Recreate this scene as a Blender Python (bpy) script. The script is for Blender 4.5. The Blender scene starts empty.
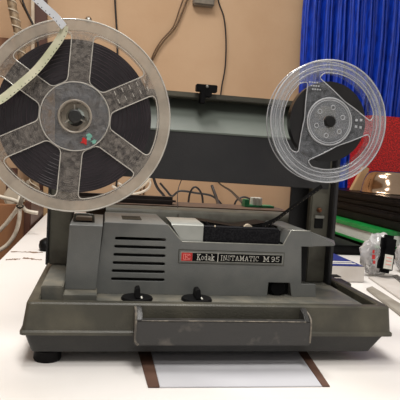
import bpy, bmesh, math, random
from mathutils import Vector, Matrix
random.seed(7)
PI = math.pi
scn = bpy.context.scene
COL = scn.collection

# ------------------------------------------------------------ camera
F = 550.0                                   # focal length in pixels of a 400 px frame
CAMZ = 0.1923
yv = Vector((-95, 45, 550)).normalized()    # depth axis of the room, in camera coordinates
hv = Vector((1, -0.06, 0))
zv = hv.cross(yv)
if zv.y < 0: zv = -zv
zv.normalize()
xv = yv.cross(zv)
if xv.x < 0: xv = -xv
M = Matrix((xv, yv, zv))                    # camera (right, up, forward) -> world
def ray(px, py): return M @ Vector((px - 200, 200 - py, F))
def P(px, py, y):
    r = ray(px, py); r = r * (y / r.y); return Vector((r.x, r.y, r.z + CAMZ))
def D(px, py, z=0.0):
    r = ray(px, py); r = r * ((z - CAMZ) / r.z); return Vector((r.x, r.y, z))
cd = bpy.data.cameras.new('camera'); cam = bpy.data.objects.new('camera', cd); COL.objects.link(cam)
right = M @ Vector((1, 0, 0)); up = M @ Vector((0, 1, 0)); fwd = M @ Vector((0, 0, 1))
mw = Matrix((right, up, -fwd)).transposed().to_4x4(); mw.translation = Vector((0, 0, CAMZ))
cam.matrix_world = mw
cd.sensor_width = 36; cd.sensor_fit = 'HORIZONTAL'; cd.lens = F / 400 * 36
cd.clip_start = 0.02; cd.clip_end = 50
scn.camera = cam

# ------------------------------------------------------------ light
w = bpy.data.worlds.new('room_light'); scn.world = w; w.use_nodes = True
bg = w.node_tree.nodes['Background']; bg.inputs[0].default_value = (1.0, 0.95, 0.90, 1); bg.inputs[1].default_value = 0.33
def area(name, loc, target, size, power, color, sy=None):
    l = bpy.data.lights.new(name, 'AREA'); l.energy = power; l.color = color; l.size = size
    if sy: l.shape = 'RECTANGLE'; l.size_y = sy
    o = bpy.data.objects.new(name, l); COL.objects.link(o); o.location = loc
    o.rotation_euler = (Vector(target) - Vector(loc)).to_track_quat('-Z', 'Y').to_euler()
    return o
area('ceiling_tube_light', (-0.14, 0.86, 1.60), (-0.02, 0.62, 0), 0.22, 20, (1.0, 0.97, 0.93), 0.9)
area('front_fill_light', (0.08, 0.08, 1.00), (0.08, 0.30, 0), 0.25, 5.0, (1.0, 0.97, 0.93), 0.5)  # added fill to brighten the near desk, not an actual lamp
area('ceiling_back_light', (0.5, 1.1, 1.9), (0.2, 1.5, 0.4), 0.5, 3, (1.0, 0.94, 0.84))
scn.view_settings.view_transform = 'Standard'; scn.view_settings.look = 'None'
scn.view_settings.exposure = 0.25; scn.view_settings.gamma = 1; scn.view_settings.use_curve_mapping = False

# ------------------------------------------------------------ materials
def lin(c): return tuple((x / 255 / 12.92 if x / 255 <= 0.04045 else ((x / 255 + 0.055) / 1.055) ** 2.4) for x in c)
def mat(name, rgb, rough=0.5, metal=0.0, rgb2=None, scale=20, bump=0.0, bscale=None, detail=6, lo=0.4, hi=0.65, stretch=None, spec=0.5, coat=0):
    m = bpy.data.materials.new(name); m.use_nodes = True; nt = m.node_tree; b = nt.nodes['Principled BSDF']
    b.inputs['Base Color'].default_value = (*lin(rgb), 1); b.inputs['Roughness'].default_value = rough
    b.inputs['Metallic'].default_value = metal; b.inputs['Specular IOR Level'].default_value = spec
    b.inputs['Coat Weight'].default_value = coat
    tc = nt.nodes.new('ShaderNodeTexCoord'); mp = nt.nodes.new('ShaderNodeMapping')
    nt.links.new(tc.outputs['Object'], mp.inputs[0])
    if stretch: mp.inputs['Scale'].default_value = stretch
    if rgb2:
        n = nt.nodes.new('ShaderNodeTexNoise'); n.inputs['Scale'].default_value = scale; n.inputs['Detail'].default_value = detail
        nt.links.new(mp.outputs[0], n.inputs['Vector'])
        r = nt.nodes.new('ShaderNodeValToRGB'); r.color_ramp.elements[0].position = lo; r.color_ramp.elements[1].position = hi
        r.color_ramp.elements[0].color = (*lin(rgb), 1); r.color_ramp.elements[1].color = (*lin(rgb2), 1)
        nt.links.new(n.outputs[0], r.inputs[0]); nt.links.new(r.outputs[0], b.inputs['Base Color'])
    if bump:
        n2 = nt.nodes.new('ShaderNodeTexNoise'); n2.inputs['Scale'].default_value = bscale or scale; n2.inputs['Detail'].default_value = 4
        nt.links.new(mp.outputs[0], n2.inputs['Vector'])
        bp = nt.nodes.new('ShaderNodeBump'); bp.inputs['Strength'].default_value = bump; bp.inputs['Distance'].default_value = 0.002
        nt.links.new(n2.outputs[0], bp.inputs['Height']); nt.links.new(bp.outputs[0], b.inputs['Normal'])
    return m
def clear(name, rgb, through, rough=0.25, gloss=0.25, scale=120, var=0.2, tint=(1, 1, 1)):
    """worn clear plastic: part see-through, part dusty haze, part shine"""
    m = bpy.data.materials.new(name); m.use_nodes = True; nt = m.node_tree; nt.nodes.clear()
    out = nt.nodes.new('ShaderNodeOutputMaterial')
    tr = nt.nodes.new('ShaderNodeBsdfTransparent'); tr.inputs[0].default_value = (*tint, 1)
    df = nt.nodes.new('ShaderNodeBsdfDiffuse'); df.inputs[0].default_value = (*lin(rgb), 1)
    gl = nt.nodes.new('ShaderNodeBsdfGlossy'); gl.inputs['Roughness'].default_value = rough
    tc = nt.nodes.new('ShaderNodeTexCoord'); n = nt.nodes.new('ShaderNodeTexNoise'); n.inputs['Scale'].default_value = scale; n.inputs['Detail'].default_value = 8
    nt.links.new(tc.outputs['Object'], n.inputs['Vector'])
    mr = nt.nodes.new('ShaderNodeMapRange'); mr.inputs[1].default_value = 0.35; mr.inputs[2].default_value = 0.7
    mr.inputs[3].default_value = min(1, 1 - through - var / 2); mr.inputs[4].default_value = min(1, 1 - through + var / 2)
    nt.links.new(n.outputs[0], mr.inputs[0])
    a = nt.nodes.new('ShaderNodeMixShader'); nt.links.new(mr.outputs[0], a.inputs[0])
    nt.links.new(tr.outputs[0], a.inputs[1]); nt.links.new(df.outputs[0], a.inputs[2])
    lw = nt.nodes.new('ShaderNodeLayerWeight'); lw.inputs[0].default_value = gloss
    b = nt.nodes.new('ShaderNodeMixShader'); nt.links.new(lw.outputs['Fresnel'], b.inputs[0])
    nt.links.new(a.outputs[0], b.inputs[1]); nt.links.new(gl.outputs[0], b.inputs[2])
    nt.links.new(b.outputs[0], out.inputs[0])
    return m
MT = dict(
    wall=mat('painted_wall', (194, 162, 130), 0.9, rgb2=(184, 150, 117), scale=3, bump=0.25, bscale=60),
    floor=mat('brown_floor', (112, 80, 58), 0.7, rgb2=(92, 64, 46), scale=6),
    desk=mat('white_laminate', (238, 234, 230), 0.35, rgb2=(226, 220, 212), scale=4, lo=0.5, hi=0.8),
    grime=mat('brown_grime', (110, 86, 70), 0.8, rgb2=(150, 126, 106), scale=300),
    case=mat('worn_grey_case', (64, 62, 53), 0.45, rgb2=(92, 88, 74), scale=28, bump=0.2, bscale=500, lo=0.45, hi=0.8),
    tray=mat('dark_grey_tray', (32, 32, 31), 0.5, rgb2=(44, 43, 40), scale=30, bump=0.15, bscale=400),
    deck=mat('dusty_grey_deck', (92, 92, 86), 0.5, rgb2=(126, 120, 106), scale=40, bump=0.1, bscale=400, lo=0.4, hi=0.75),
    handle=mat('scuffed_handle', (48, 47, 46), 0.38, rgb2=(104, 98, 90), scale=60, lo=0.55, hi=0.8, bump=0.15, bscale=300),
    scuff=mat('worn_pale_edge', (128, 120, 108), 0.6, rgb2=(84, 80, 74), scale=160, lo=0.4, hi=0.6),
    body=mat('grey_enamel', (104, 106, 104), 0.42, rgb2=(112, 113, 110), scale=50, bump=0.12, bscale=900),
    black=mat('black_plastic', (15, 15, 16), 0.45, rgb2=(22, 21, 21), scale=60, spec=0.08),
    void=mat('black_interior', (9, 9, 9), 0.9, rgb2=(14, 13, 12), scale=60),
    foam=mat('black_felt', (24, 24, 27), 1.0, rgb2=(38, 38, 40), scale=500, bump=0.6, bscale=700, spec=0.1),
    silver=mat('silver_panel', (176, 178, 172), 0.35, 0.35, rgb2=(160, 162, 156), scale=30),
    lidin=mat('green_grey_lid_lining', (96, 103, 95), 0.55, rgb2=(84, 90, 83), scale=14, lo=0.4, hi=0.7),
    lid=mat('charcoal_lid', (32, 32, 34), 0.5, rgb2=(40, 39, 40), scale=22, bump=0.15, bscale=500),
    arm=mat('dirty_olive_arm', (98, 96, 84), 0.55, rgb2=(72, 68, 58), scale=45, lo=0.4, hi=0.7),
    steel=mat('steel', (170, 168, 160), 0.3, 1.0, rgb2=(130, 126, 118), scale=80),
    rust=mat('rusty_steel', (134, 88, 60), 0.6, 0.5, rgb2=(90, 62, 46), scale=300),
    film=mat('wound_film', (27, 23, 27), 0.3, rgb2=(44, 38, 42), scale=60),
    filmb=mat('wound_black_film', (17, 16, 17), 0.35, rgb2=(27, 25, 25), scale=60),
    red=mat('red_enamel', (196, 40, 38), 0.4, rgb2=(184, 32, 32), scale=60),
    white=mat('white_print', (222, 220, 210), 0.5, rgb2=(206, 204, 194), scale=200),
    pink=mat('pale_red_print', (236, 140, 130), 0.5, rgb2=(226, 126, 118), scale=200),
    nickel=mat('satin_trim', (158, 158, 150), 0.4, 0.5, rgb2=(140, 140, 132), scale=120),
    brown=mat('brown_rear_panel', (98, 72, 54), 0.6, rgb2=(74, 58, 48), scale=50),
    dkbrown=mat('dark_brown_bar', (48, 38, 34), 0.45, rgb2=(60, 46, 40), scale=50),
    wood=mat('warm_wood', (150, 104, 68), 0.6, rgb2=(112, 72, 46), scale=14, stretch=(1, 1, 0.15)),
    woodl=mat('pale_wood', (186, 152, 112), 0.6, rgb2=(160, 124, 88), scale=14, stretch=(1, 1, 0.15)),
    woodd=mat('dark_wood', (84, 48, 34), 0.5, rgb2=(60, 34, 24), scale=14, stretch=(1, 1, 0.15)),
    cream=mat('cream_paint', (206, 192, 170), 0.6, rgb2=(184, 168, 146), scale=30),
    wire=mat('black_cable', (24, 20, 18), 0.5, rgb2=(34, 28, 24), scale=90),
    wireb=mat('brown_twin_flex', (104, 76, 46), 0.5, rgb2=(84, 60, 36), scale=90),
    wirew=mat('white_cable', (206, 196, 180), 0.45, rgb2=(186, 176, 158), scale=90),
    conduit=mat('spiral_conduit', (150, 128, 100), 0.5, rgb2=(112, 92, 70), scale=90),
    grey=mat('grey_plastic', (122, 112, 98), 0.5, rgb2=(104, 96, 84), scale=70),
    curtain=mat('blue_satin', (8, 62, 188), 0.5, rgb2=(4, 36, 134), scale=60, stretch=(6, 1, 0.4), bump=0.35, bscale=90),
    glitter=mat('red_glitter', (214, 22, 18), 0.4, rgb2=(104, 4, 8), scale=260, bump=1.0, bscale=320, lo=0.42, hi=0.58),
    chrome=mat('polished_bowl', (196, 168, 142), 0.14, 1.0, rgb2=(180, 152, 128), scale=20),
    gloss=mat('glossy_black', (8, 8, 10), 0.35, rgb2=(18, 18, 20), scale=50, spec=0.05, coat=0.05),
    green=mat('green_cover', (16, 142, 62), 0.4, rgb2=(12, 122, 52), scale=40),
    page=mat('page_edges', (214, 218, 210), 0.7, rgb2=(196, 200, 192), scale=300, stretch=(0.1, 0.1, 6)),
    pcb=mat('green_board', (38, 130, 82), 0.45, rgb2=(30, 110, 70), scale=90),
    winding=mat('film_edge_sheen', (66, 54, 60), 0.35, rgb2=(44, 37, 42), scale=30),
    corec=mat('brown_core', (78, 66, 56), 0.6, rgb2=(56, 48, 42), scale=90),
    carton=mat('white_carton', (206, 200, 194), 0.6, rgb2=(192, 184, 176), scale=20),
    blue=mat('blue_print', (38, 52, 122), 0.45, rgb2=(32, 44, 104), scale=50),
    yellow=mat('yellow_print', (214, 176, 70), 0.45, rgb2=(196, 156, 60), scale=50),
    sheet=mat('blue_grey_card', (206, 206, 210), 0.4, rgb2=(198, 198, 203), scale=10),
    sheetb=mat('brown_side_strip', (92, 66, 54), 0.5, rgb2=(110, 82, 68), scale=30),
    board=mat('grey_beige_board', (158, 152, 140), 0.55, rgb2=(136, 128, 116), scale=24),
    leadw=mat('white_leader', (206, 208, 212), 0.35, rgb2=(196, 198, 202), scale=60),
    leadg=mat('green_leader', (214, 210, 184), 0.35, rgb2=(192, 194, 162), scale=60),
    teal=mat('teal_tape', (130, 190, 172), 0.6, rgb2=(104, 160, 146), scale=300),
    reel=clear('dusty_clear_plastic', (200, 188, 172), 0.48, 0.25, 0.25, 60, 0.22),
    reelr=clear('clear_plastic_rear', (190, 180, 165), 0.74, 0.25, 0.15, 60, 0.1),
    spoke=clear('scuffed_clear_plastic', (168, 160, 152), 0.74, 0.3, 0.2, 260, 0.36),
    edge=clear('clear_moulded_edge', (238, 232, 220), 0.35, 0.1, 0.55, 60, 0.2),
    reel2=clear('clean_clear_plastic', (196, 200, 206), 0.78, 0.12, 0.2, 40, 0.14),
    reel2r=clear('clean_clear_rear', (190, 194, 200), 0.90, 0.12, 0.12, 40, 0.1),
    edge2=clear('clean_moulded_edge', (236, 238, 242), 0.48, 0.08, 0.5, 40, 0.15),
    clear2=clear('clear_spider_plastic', (190, 194, 200), 0.88, 0.12, 0.15, 200, 0.14),
    bag=clear('crumpled_clear_bag', (214, 212, 212), 0.45, 0.15, 0.45, 30, 0.5),
)

# ------------------------------------------------------------ building helpers
def root_of(o):
    while o.parent: o = o.parent
    return o
def link(name, me, mats, parent=None, smooth=None):
    if not isinstance(mats, (list, tuple)): mats = [mats]
    for m in mats: me.materials.append(m)
    o = bpy.data.objects.new(name, me); COL.objects.link(o)
    if parent is not None:
        off = root_of(parent).location.copy(); me.transform(Matrix.Translation(-off)); o.parent = parent
    else:
        xs = [v.co for v in me.vertices]
        c = Vector(((min(v.x for v in xs) + max(v.x for v in xs)) / 2, (min(v.y for v in xs) + max(v.y for v in xs)) / 2, min(v.z for v in xs)))
        me.transform(Matrix.Translation(-c)); o.location = c
    if smooth is not None:
        for p in me.polygons: p.use_smooth = True
        me.set_sharp_from_angle(angle=math.radians(smooth))
    return o
def fin(name, bm, m, parent=None, smooth=35, bevel=0, seg=2):
    bmesh.ops.recalc_face_normals(bm, faces=bm.faces)
    if bevel:
        es = [e for e in bm.edges if len(e.link_faces) == 2 and e.calc_face_angle(0) > 0.5]
        bmesh.ops.bevel(bm, geom=es, offset=bevel, segments=seg, affect='EDGES', clamp_overlap=True)
    me = bpy.data.meshes.new(name); bm.to_mesh(me); bm.free()
    return link(name, me, m, parent, smooth)
def thing(name, label, cat, loc, group=None):
    o = bpy.data.objects.new(name, None); COL.objects.link(o); o.location = loc; o.empty_display_size = 0.02
    return tag(o, label, cat, group)
def tag(o, label, cat, group=None):
    o['label'] = label; o['category'] = cat
    if group: o['group'] = group
    return o
def addbox(bm, x0, x1, y0, y1, z0, z1, mtx=None, mi=0):
    vs = [Vector((x, y, z)) for x in (x0, x1) for y in (y0, y1) for z in (z0, z1)]
    if mtx: vs = [mtx @ v for v in vs]
    v = [bm.verts.new(c) for c in vs]
    for f in ((0, 1, 3, 2), (4, 6, 7, 5), (0, 4, 5, 1), (2, 3, 7, 6), (0, 2, 6, 4), (1, 5, 7, 3)):
        bm.faces.new([v[i] for i in f]).material_index = mi
def box(name, x0, x1, y0, y1, z0, z1, m, parent=None, bevel=0.0008, mtx=None):
    bm = bmesh.new(); addbox(bm, x0, x1, y0, y1, z0, z1, mtx); return fin(name, bm, m, parent, bevel=bevel)
def loft(name, rings, m, parent=None, cap=(True, True), bevel=0, smooth=35):
    bm = bmesh.new(); rr = [[bm.verts.new(p) for p in r] for r in rings]; n = len(rr[0])
    for a, b in zip(rr, rr[1:]):
        for i in range(n): bm.faces.new((a[i], a[(i + 1) % n], b[(i + 1) % n], b[i]))
    if cap[0]: bm.faces.new(rr[0])
    if cap[1]: bm.faces.new(rr[-1])
    return fin(name, bm, m, parent, smooth, bevel)
def prism(name, pts, y0, y1, m, parent=None, bevel=0.0008):
    """outline in X,Z pushed from y0 back to y1"""
    return loft(name, [[(p[0], y0, p[1]) for p in pts], [(p[0], y1, p[1]) for p in pts]], m, parent, bevel=bevel)
def hull(name, a, b, m, parent=None, bevel=0.0008):
    return loft(name, [a, b], m, parent, bevel=bevel)
def rrect(x0, x1, y0, y1, r, n=5):
    o = []
    for cx, cy, a0 in ((x1 - r, y1 - r, 0), (x0 + r, y1 - r, 90), (x0 + r, y0 + r, 180), (x1 - r, y0 + r, 270)):
        for i in range(n + 1):
            a = math.radians(a0 + 90 * i / n); o.append((cx + r * math.cos(a), cy + r * math.sin(a)))
    return o
def lathe(name, prof, c, axis, m, parent=None, n=48, smooth=35, closed=False):
    """profile of (radius, distance along axis)"""
    q = Vector(axis).to_track_quat('Z', 'Y'); c = Vector(c); rings = []
    for r, h in prof:
        rings.append([c + q @ Vector((r * math.cos(2 * PI * i / n), r * math.sin(2 * PI * i / n), h)) for i in range(n)])
    if closed: rings.append(rings[0])
    bm = bmesh.new(); rr = []
    for k, r in enumerate(rings):
        rr.append(rr[0] if (closed and k == len(rings) - 1) else [bm.verts.new(p) for p in r])
    for a, b in zip(rr, rr[1:]):
        for i in range(n): bm.faces.new((a[i], a[(i + 1) % n], b[(i + 1) % n], b[i]))
    if not closed:
        bm.faces.new(rr[0]); bm.faces.new(rr[-1])
    return fin(name, bm, m, parent, smooth)
def catmull(pts, k=8, closed=False):
    pts = [Vector(p) for p in pts]; n = len(pts); out = []
    for i in range(n if closed else n - 1):
        g = (lambda j: pts[j % n]) if closed else (lambda j: pts[max(0, min(n - 1, j))])
        a, b, c, d = g(i - 1), g(i), g(i + 1), g(i + 2)
        for s in range(k):
            t = s / k; out.append(0.5 * ((2 * b) + (c - a) * t + (2 * a - 5 * b + 4 * c - d) * t * t + (3 * b - a - 3 * c + d) * t ** 3))
    if not closed: out.append(pts[-1])
    return out
def addtube(bm, pts, r, n=8, closed=False, twist=None, mi=0):
    L = len(pts); rings = []; prev = None
    for i, p in enumerate(pts):
        t = (pts[(i + 1) % L] - pts[i - 1]) if closed else (pts[min(i + 1, L - 1)] - pts[max(i - 1, 0)])
        if t.length < 1e-9: t = Vector((0, 0, 1))
        t.normalize()
        if prev is None: u = t.orthogonal().normalized()
        else:
            u = prev - t * prev.dot(t); u = u.normalized() if u.length > 1e-6 else t.orthogonal().normalized()
        prev = u; v = t.cross(u)
        rings.append([bm.verts.new(p + (u * math.cos(2 * PI * j / n) + v * math.sin(2 * PI * j / n)) * r) for j in range(n)])
    m = L if closed else L - 1
    for i in range(m):
        a = rings[i]; b = rings[(i + 1) % L]
        for j in range(n): bm.faces.new((a[j], a[(j + 1) % n], b[(j + 1) % n], b[j])).material_index = mi
    if not closed: bm.faces.new(rings[0]); bm.faces.new(rings[-1])
def tube(name, pts, r, m, parent=None, k=8, n=8, closed=False, smooth=60):
    bm = bmesh.new(); addtube(bm, catmull(pts, k, closed), r, n, closed); return fin(name, bm, m, parent, smooth)
def fillpoly(name, loops, y0, y1, m, parent=None, bev=0.0003):
    """flat plate in X,Z with holes, thickness y0..y1, bevelled"""
    cu = bpy.data.curves.new(name, 'CURVE'); cu.dimensions = '2D'; cu.fill_mode = 'BOTH'
    cu.extrude = (y1 - y0) / 2 - bev; cu.bevel_depth = bev; cu.bevel_resolution = 1; cu.offset = -bev
    for lp in loops:
        s = cu.splines.new('POLY'); s.points.add(len(lp) - 1); s.use_cyclic_u = True
        for p, q in zip(s.points, lp): p.co = (q[0], q[1], 0, 1)
    t = bpy.data.objects.new('t', cu); COL.objects.link(t)
    bpy.context.view_layer.update()
    me = bpy.data.meshes.new_from_object(t.evaluated_get(bpy.context.evaluated_depsgraph_get()))
    bpy.data.objects.remove(t); bpy.data.curves.remove(cu)
    me.materials.clear(); me.name = name
    me.transform(Matrix.Translation((0, (y0 + y1) / 2, 0)) @ Matrix.Rotation(PI / 2, 4, 'X'))
    return link(name, me, m, parent, 35)
def fillet(pts, rads, n=5):
    out = []; L = len(pts)
    for i, (p, r) in enumerate(zip(pts, rads)):
        p = Vector(p)
        if not r: out.append(tuple(p)); continue
        a = (Vector(pts[i - 1]) - p); b = (Vector(pts[(i + 1) % L]) - p)
        d = min(r, a.length * 0.95, b.length * 0.95); A = p + a.normalized() * d; B = p + b.normalized() * d
        for s in range(n + 1):
            t = s / n; out.append(tuple(A * (1 - t) ** 2 + p * 2 * t * (1 - t) + B * t * t))
    return out
def slot(x0, x1, z, h, n=4):
    r = h / 2; o = []
    for i in range(n + 1):
        a = -PI / 2 + PI * i / n; o.append((x1 - r + r * math.cos(a), z + r * math.sin(a)))
    for i in range(n + 1):
        a = PI / 2 + PI * i / n; o.append((x0 + r + r * math.cos(a), z + r * math.sin(a)))
    return o
def X(px, py, y): return P(px, py, y).x
def Z(px, py, y): return P(px, py, y).z
def XZ(px, py, y): v = P(px, py, y); return (v.x, v.z)

# ------------------------------------------------------------ the room
WY = 1.95
def struct(o): o['kind'] = 'structure'; return o
struct(box('wall_back', -2.2, 2.4, WY, WY + 0.1, -0.75, 1.95, MT['wall'], bevel=0))
struct(box('wall_left', -2.3, -2.2, -1.2, WY + 0.1, -0.75, 1.95, MT['wall'], bevel=0))
struct(box('floor', -2.2, 2.4, -1.2, WY, -0.8, -0.75, MT['floor'], bevel=0))

# desk
desk = thing('desk', 'white laminate desk that everything stands on', 'desk', (0.6, 1.0, -0.75))
DX0, DX1, DY0, DY1 = -0.172, 1.35, 0.2, 1.84
box('desktop', DX0, DX1, DY0, DY1, -0.028, 0.0, MT['desk'], desk, 0.002)
for lx in (DX0 + 0.03, DX1 - 0.08):
    for ly in (DY0 + 0.03, DY1 - 0.08): box('leg', lx, lx + 0.05, ly, ly + 0.05, -0.75, -0.028, MT['cream'], desk)
for a, b in (((11, 251.5), (43, 252.5)), ((6, 259.5), (20, 259)), ((23, 258), (42, 260))):   # worn grime marks near the desk edge
    bm = bmesh.new(); p = D(*a, 0.0002); q = D(*b, 0.0002); N = 14; v = []
    for i in range(N + 1):
        c = p.lerp(q, i / N); h = 0.002 + 0.006 * random.random(); c.y += random.uniform(-.003, .003)
        v.append((bm.verts.new((c.x, c.y - h, .0003)), bm.verts.new((c.x, c.y + h, .0003))))
    for s, t in zip(v, v[1:]): bm.faces.new((s[0], t[0], t[1], s[1]))
    fin('grime_mark', bm, MT['grime'], desk)

# ------------------------------------------------------------ the projector
pr = thing('movie_projector', 'grey portable film projector with raised lid frame standing on white desk', 'projector', (0.11, 0.66, 0.0))
Y0 = 0.50; Y1 = 0.80
ridge = .0296; topz = .0568
def ring(xa, xb, ya, yb, z, r=0.005): return [(p[0], p[1], z) for p in rrect(xa, xb, ya, yb, r)]
# lower tray and upper wall of the case
base = loft('lower_tray', [ring(-.054, .266, Y0 + .008, Y1 - .014, .0095), ring(-.058, .272, Y0 + .003, Y1 - .01, .0115), ring(-.0650, .288, Y0 + .002, Y1 - .004, ridge)], MT['tray'], pr)
rim = loft('case_rim', [ring(-.068, .2935, Y0 - .002, Y1 + .002, ridge - .0015), ring(-.068, .2935, Y0 - .002, Y1 + .002, ridge + .001),
    ring(-.0665, .2920, Y0, Y1, ridge + .0025), ring(-.0635, .2905, Y0 + .003, Y1 - .002, topz - .0015), ring(-.0620, .2895, Y0 + .0045, Y1 - .004, topz),
    ring(-.0545, .283, Y0 + .0125, Y1 - .012, topz), ring(-.0530, .2815, Y0 + .0145, Y1 - .014, topz - .0015), ring(-.0530, .2815, Y0 + .0145, Y1 - .014, .038)], MT['case'], pr)
for fx, fy in ((-.044, Y0 + .016), (.222, Y0 + .085), (-.036, Y1 - .035), (.222, Y1 - .035)):
    if 1:
        lathe('rubber_foot', [(.0, .0), (.0120, .0), (.0128, .0015), (.0125, .009), (.0135, .0105), (0, .0110)], (fx, fy, 0), (0, 0, 1), MT['black'], base, 32)
# carry handle: bar with two prongs, standing proud of the front wall
hx0, hx1 = X(133.5, 340, .487), X(309, 340, .487)
HY = .482
hz0, hz1 = Z(200, 346, HY), Z(200, 321, HY)
pts = [(hx0, Y0 + .004, hz0 + .003), (hx0 + .004, HY, hz0), (hx1 - .001, HY, hz0), (hx1, Y0 + .004, hz0 + .003)]
handle = prism('carry_handle', fillet([(hx0, hz0), (hx1, hz0), (hx1, hz1), (hx0, hz1)], [.003, .003, .002, .002]), HY, HY + .009, MT['handle'], pr, .0012)
for sx, wd in ((hx0, .007), (hx1 - .006, .006)):
    bm = bmesh.new(); s = [(HY + .004, hz0 + .001), (HY + .002, hz1 - .001), (HY + .008, hz1 + .005), (Y0 + .001, topz - .001), (Y0 + .004, hz0 + .004)]
    A = [bm.verts.new((sx, y, z)) for y, z in s]; B = [bm.verts.new((sx + wd, y, z)) for y, z in s]
    bm.faces.new(A); bm.faces.new(B)
    for i in range(5): bm.faces.new((A[i], A[(i + 1) % 5], B[(i + 1) % 5], B[i]))
    fin('handle_prong', bm, MT['handle'], handle, bevel=.001)
tube('worn_edge', [(hx0 + .001, Y0 - .001, topz - .002), (hx0 + .001, HY + .005, hz1 + .006), (hx0 + .001, HY, hz1 - .002), (hx0 + .001, HY - .0002, hz0 + .006), (hx0 + .004, HY - .0002, hz0 + .001)], .0012, MT['scuff'], handle)
tube('worn_edge', [(hx0 + .006, HY + .001, hz1 - .0006), (0.13, HY + .001, hz1 - .0004), (hx1 - .006, HY + .001, hz1 - .0006)], .0006, MT['scuff'], handle)
tube('worn_edge', [(hx1 - .001, Y0 + .001, topz - .003), (hx1 - .001, HY + .006, hz1 + .004), (hx1 - .001, HY, hz1 - .002), (hx1 - .001, HY, hz0 + .003)], .0009, MT['scuff'], handle)
# inside deck
DZ = .0500
deck = box('deck', -.0520, .2805, Y0 + .015, Y1 - .016, .034, DZ - .006, MT['deck'], pr)
LZ = .0655
box('deck_shelf', X(97, 290, .545), .276, Y0 + .0155, .70, DZ - .005, DZ + .0015, MT['deck'], pr, .001)
box('side_ledge', X(41, 290, .532), X(66, 260, .553) - .0003, .530, .70, DZ - .006, LZ, MT['deck'], pr, .001)
box('side_ledge', X(66, 260, .553) - .0002, X(97, 290, .545), .530, .70, DZ - .006, Z(75, 289, .553) - .0004, MT['deck'], pr, .0006)
# raised frame lines and slots on the deck
for a, b in (((203, 292.5), (222, 293)), ((228, 292.5), (250, 293))):
    p = D(*a, DZ + .0015); q = D(*b, DZ + .0015)
    box('deck_plate', p.x, q.x, p.y - .008, p.y + .002, DZ + .0010, DZ + .0028, MT['body'], deck, .0004)
p = D(335, 277, DZ); box('deck_slot', p.x - .014, p.x + .006, p.y - .007, p.y + .008, DZ + .001, DZ + .0021, MT['void'], deck, .0003)
p = D(354, 285, DZ); box('corner_block', p.x - .012, .2800, p.y - .018, p.y + .012, DZ + .001, topz - .001, MT['case'], deck, .001)
# main housing: front plate with slots, box behind it
BY = .560
def B(px, py): return XZ(px, py, BY)
bz0 = DZ + .0012
zt = B(140, 223.5)[1]
outl = [(B(94, 299)[0], bz0), (B(104, 222)[0], zt), (B(168, 225)[0], zt), (B(182, 241.5)[0], B(182, 241.5)[1]), (B(283, 247)[0], B(182, 241.5)[1]),
        (B(291.5, 230)[0], B(291.5, 230)[1]), (B(310.5, 231)[0], B(291.5, 230)[1]), (B(313, 247)[0], B(313, 247)[1]), (B(301.5, 247.5)[0], B(313, 247)[1]),
        (B(301.5, 284)[0], B(301.5, 284)[1]), (B(315.5, 285.5)[0], B(301.5, 284)[1]), (B(316, 298)[0], bz0),
        (B(291.5, 298)[0], bz0), (B(290, 283)[0], B(290, 283)[1]), (B(268.5, 283)[0], B(290, 283)[1]), (B(267, 298)[0], bz0)]
slots = []
xl = [B(115, 238)[0] - .0000, B(111, 278)[0]]
for i in range(6):
    t = i / 5; z = B(140, 239)[1] * (1 - t) + B(138, 279.5)[1] * t
    slots.append(slot(xl[0] * (1 - t) + xl[1] * t, B(166, 240)[0] * (1 - t) + B(164.5, 280)[0] * t, z, .0029))
hou = fillpoly('housing_front', [outl] + slots, BY, BY + .003, MT['body'], pr, .0006)
for p_ in hou.data.polygons: p_.use_smooth = False
xL, xR = outl[1][0], outl[10][0]
zr = outl[3][1]
box('housing_interior', outl[0][0] + .004, outl[3][0] - .010, BY + .004, .655, bz0, zr - .004, MT['void'], hou, 0)
box('side_opening', outl[8][0] - .004, outl[7][0] - .001, BY + .012, .655, outl[9][1] + .0002, outl[8][1] - .0005, MT['void'], hou, 0)
# square opening with the dark film gate knob inside
sq0, sq1 = outl[13], outl[14]
box('film_opening', sq1[0] - .002, sq0[0] + .002, BY + .010, BY + .02, bz0, sq0[1] + .003, MT['void'], hou, 0)
lathe('film_guide_roller', [(0, 0), (.0075, 0), (.0085, .001), (.0085, .006), (.0075, .007), (0, .007)], ((sq0[0] + sq1[0]) / 2, BY + .010, bz0 + .0085), (0, -1, 0), MT['black'], hou, 24)
# top shell
loft('housing_top', [[(xL + .0003, BY + .0015, zt - .0008), (outl[2][0], BY + .0015, zt - .0008), (outl[2][0], BY + .0015, zt - .004), (xL + .0003, BY + .0015, zt - .004)],
    [(xL + .001, BY + .004, zt), (outl[2][0] - .001, BY + .004, zt), (outl[2][0], BY + .004, zt - .004), (xL, BY + .004, zt - .004)],
    [(xL + .001, .655, zt + .001), (outl[2][0] - .004, .655, zt + .001), (outl[2][0], .655, zt - .004), (xL, .655, zt - .004)]], MT['body'], hou)
bm = bmesh.new()
for i in range(4): addbox(bm, X(122, 217, .60), X(141, 217, .60), .588 + i * .009, .591 + i * .009, zt + .0001, zt + .0012)
fin('vent_grille', bm, MT['case'], hou)
box('housing_body', outl[3][0] + .004, outl[8][0] - .006, BY + .0205, .655, bz0, zr - .001, MT['body'], hou, .001)
prism('right_shoulder', [(outl[5][0] - .001, outl[5][1] - .0008), (outl[6][0] - .0006, outl[5][1] - .0008), (outl[7][0] - .0006, outl[7][1] + .001), (outl[4][0] + .003, outl[7][1] + .001)], BY + .003, .655, MT['body'], hou)
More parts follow.
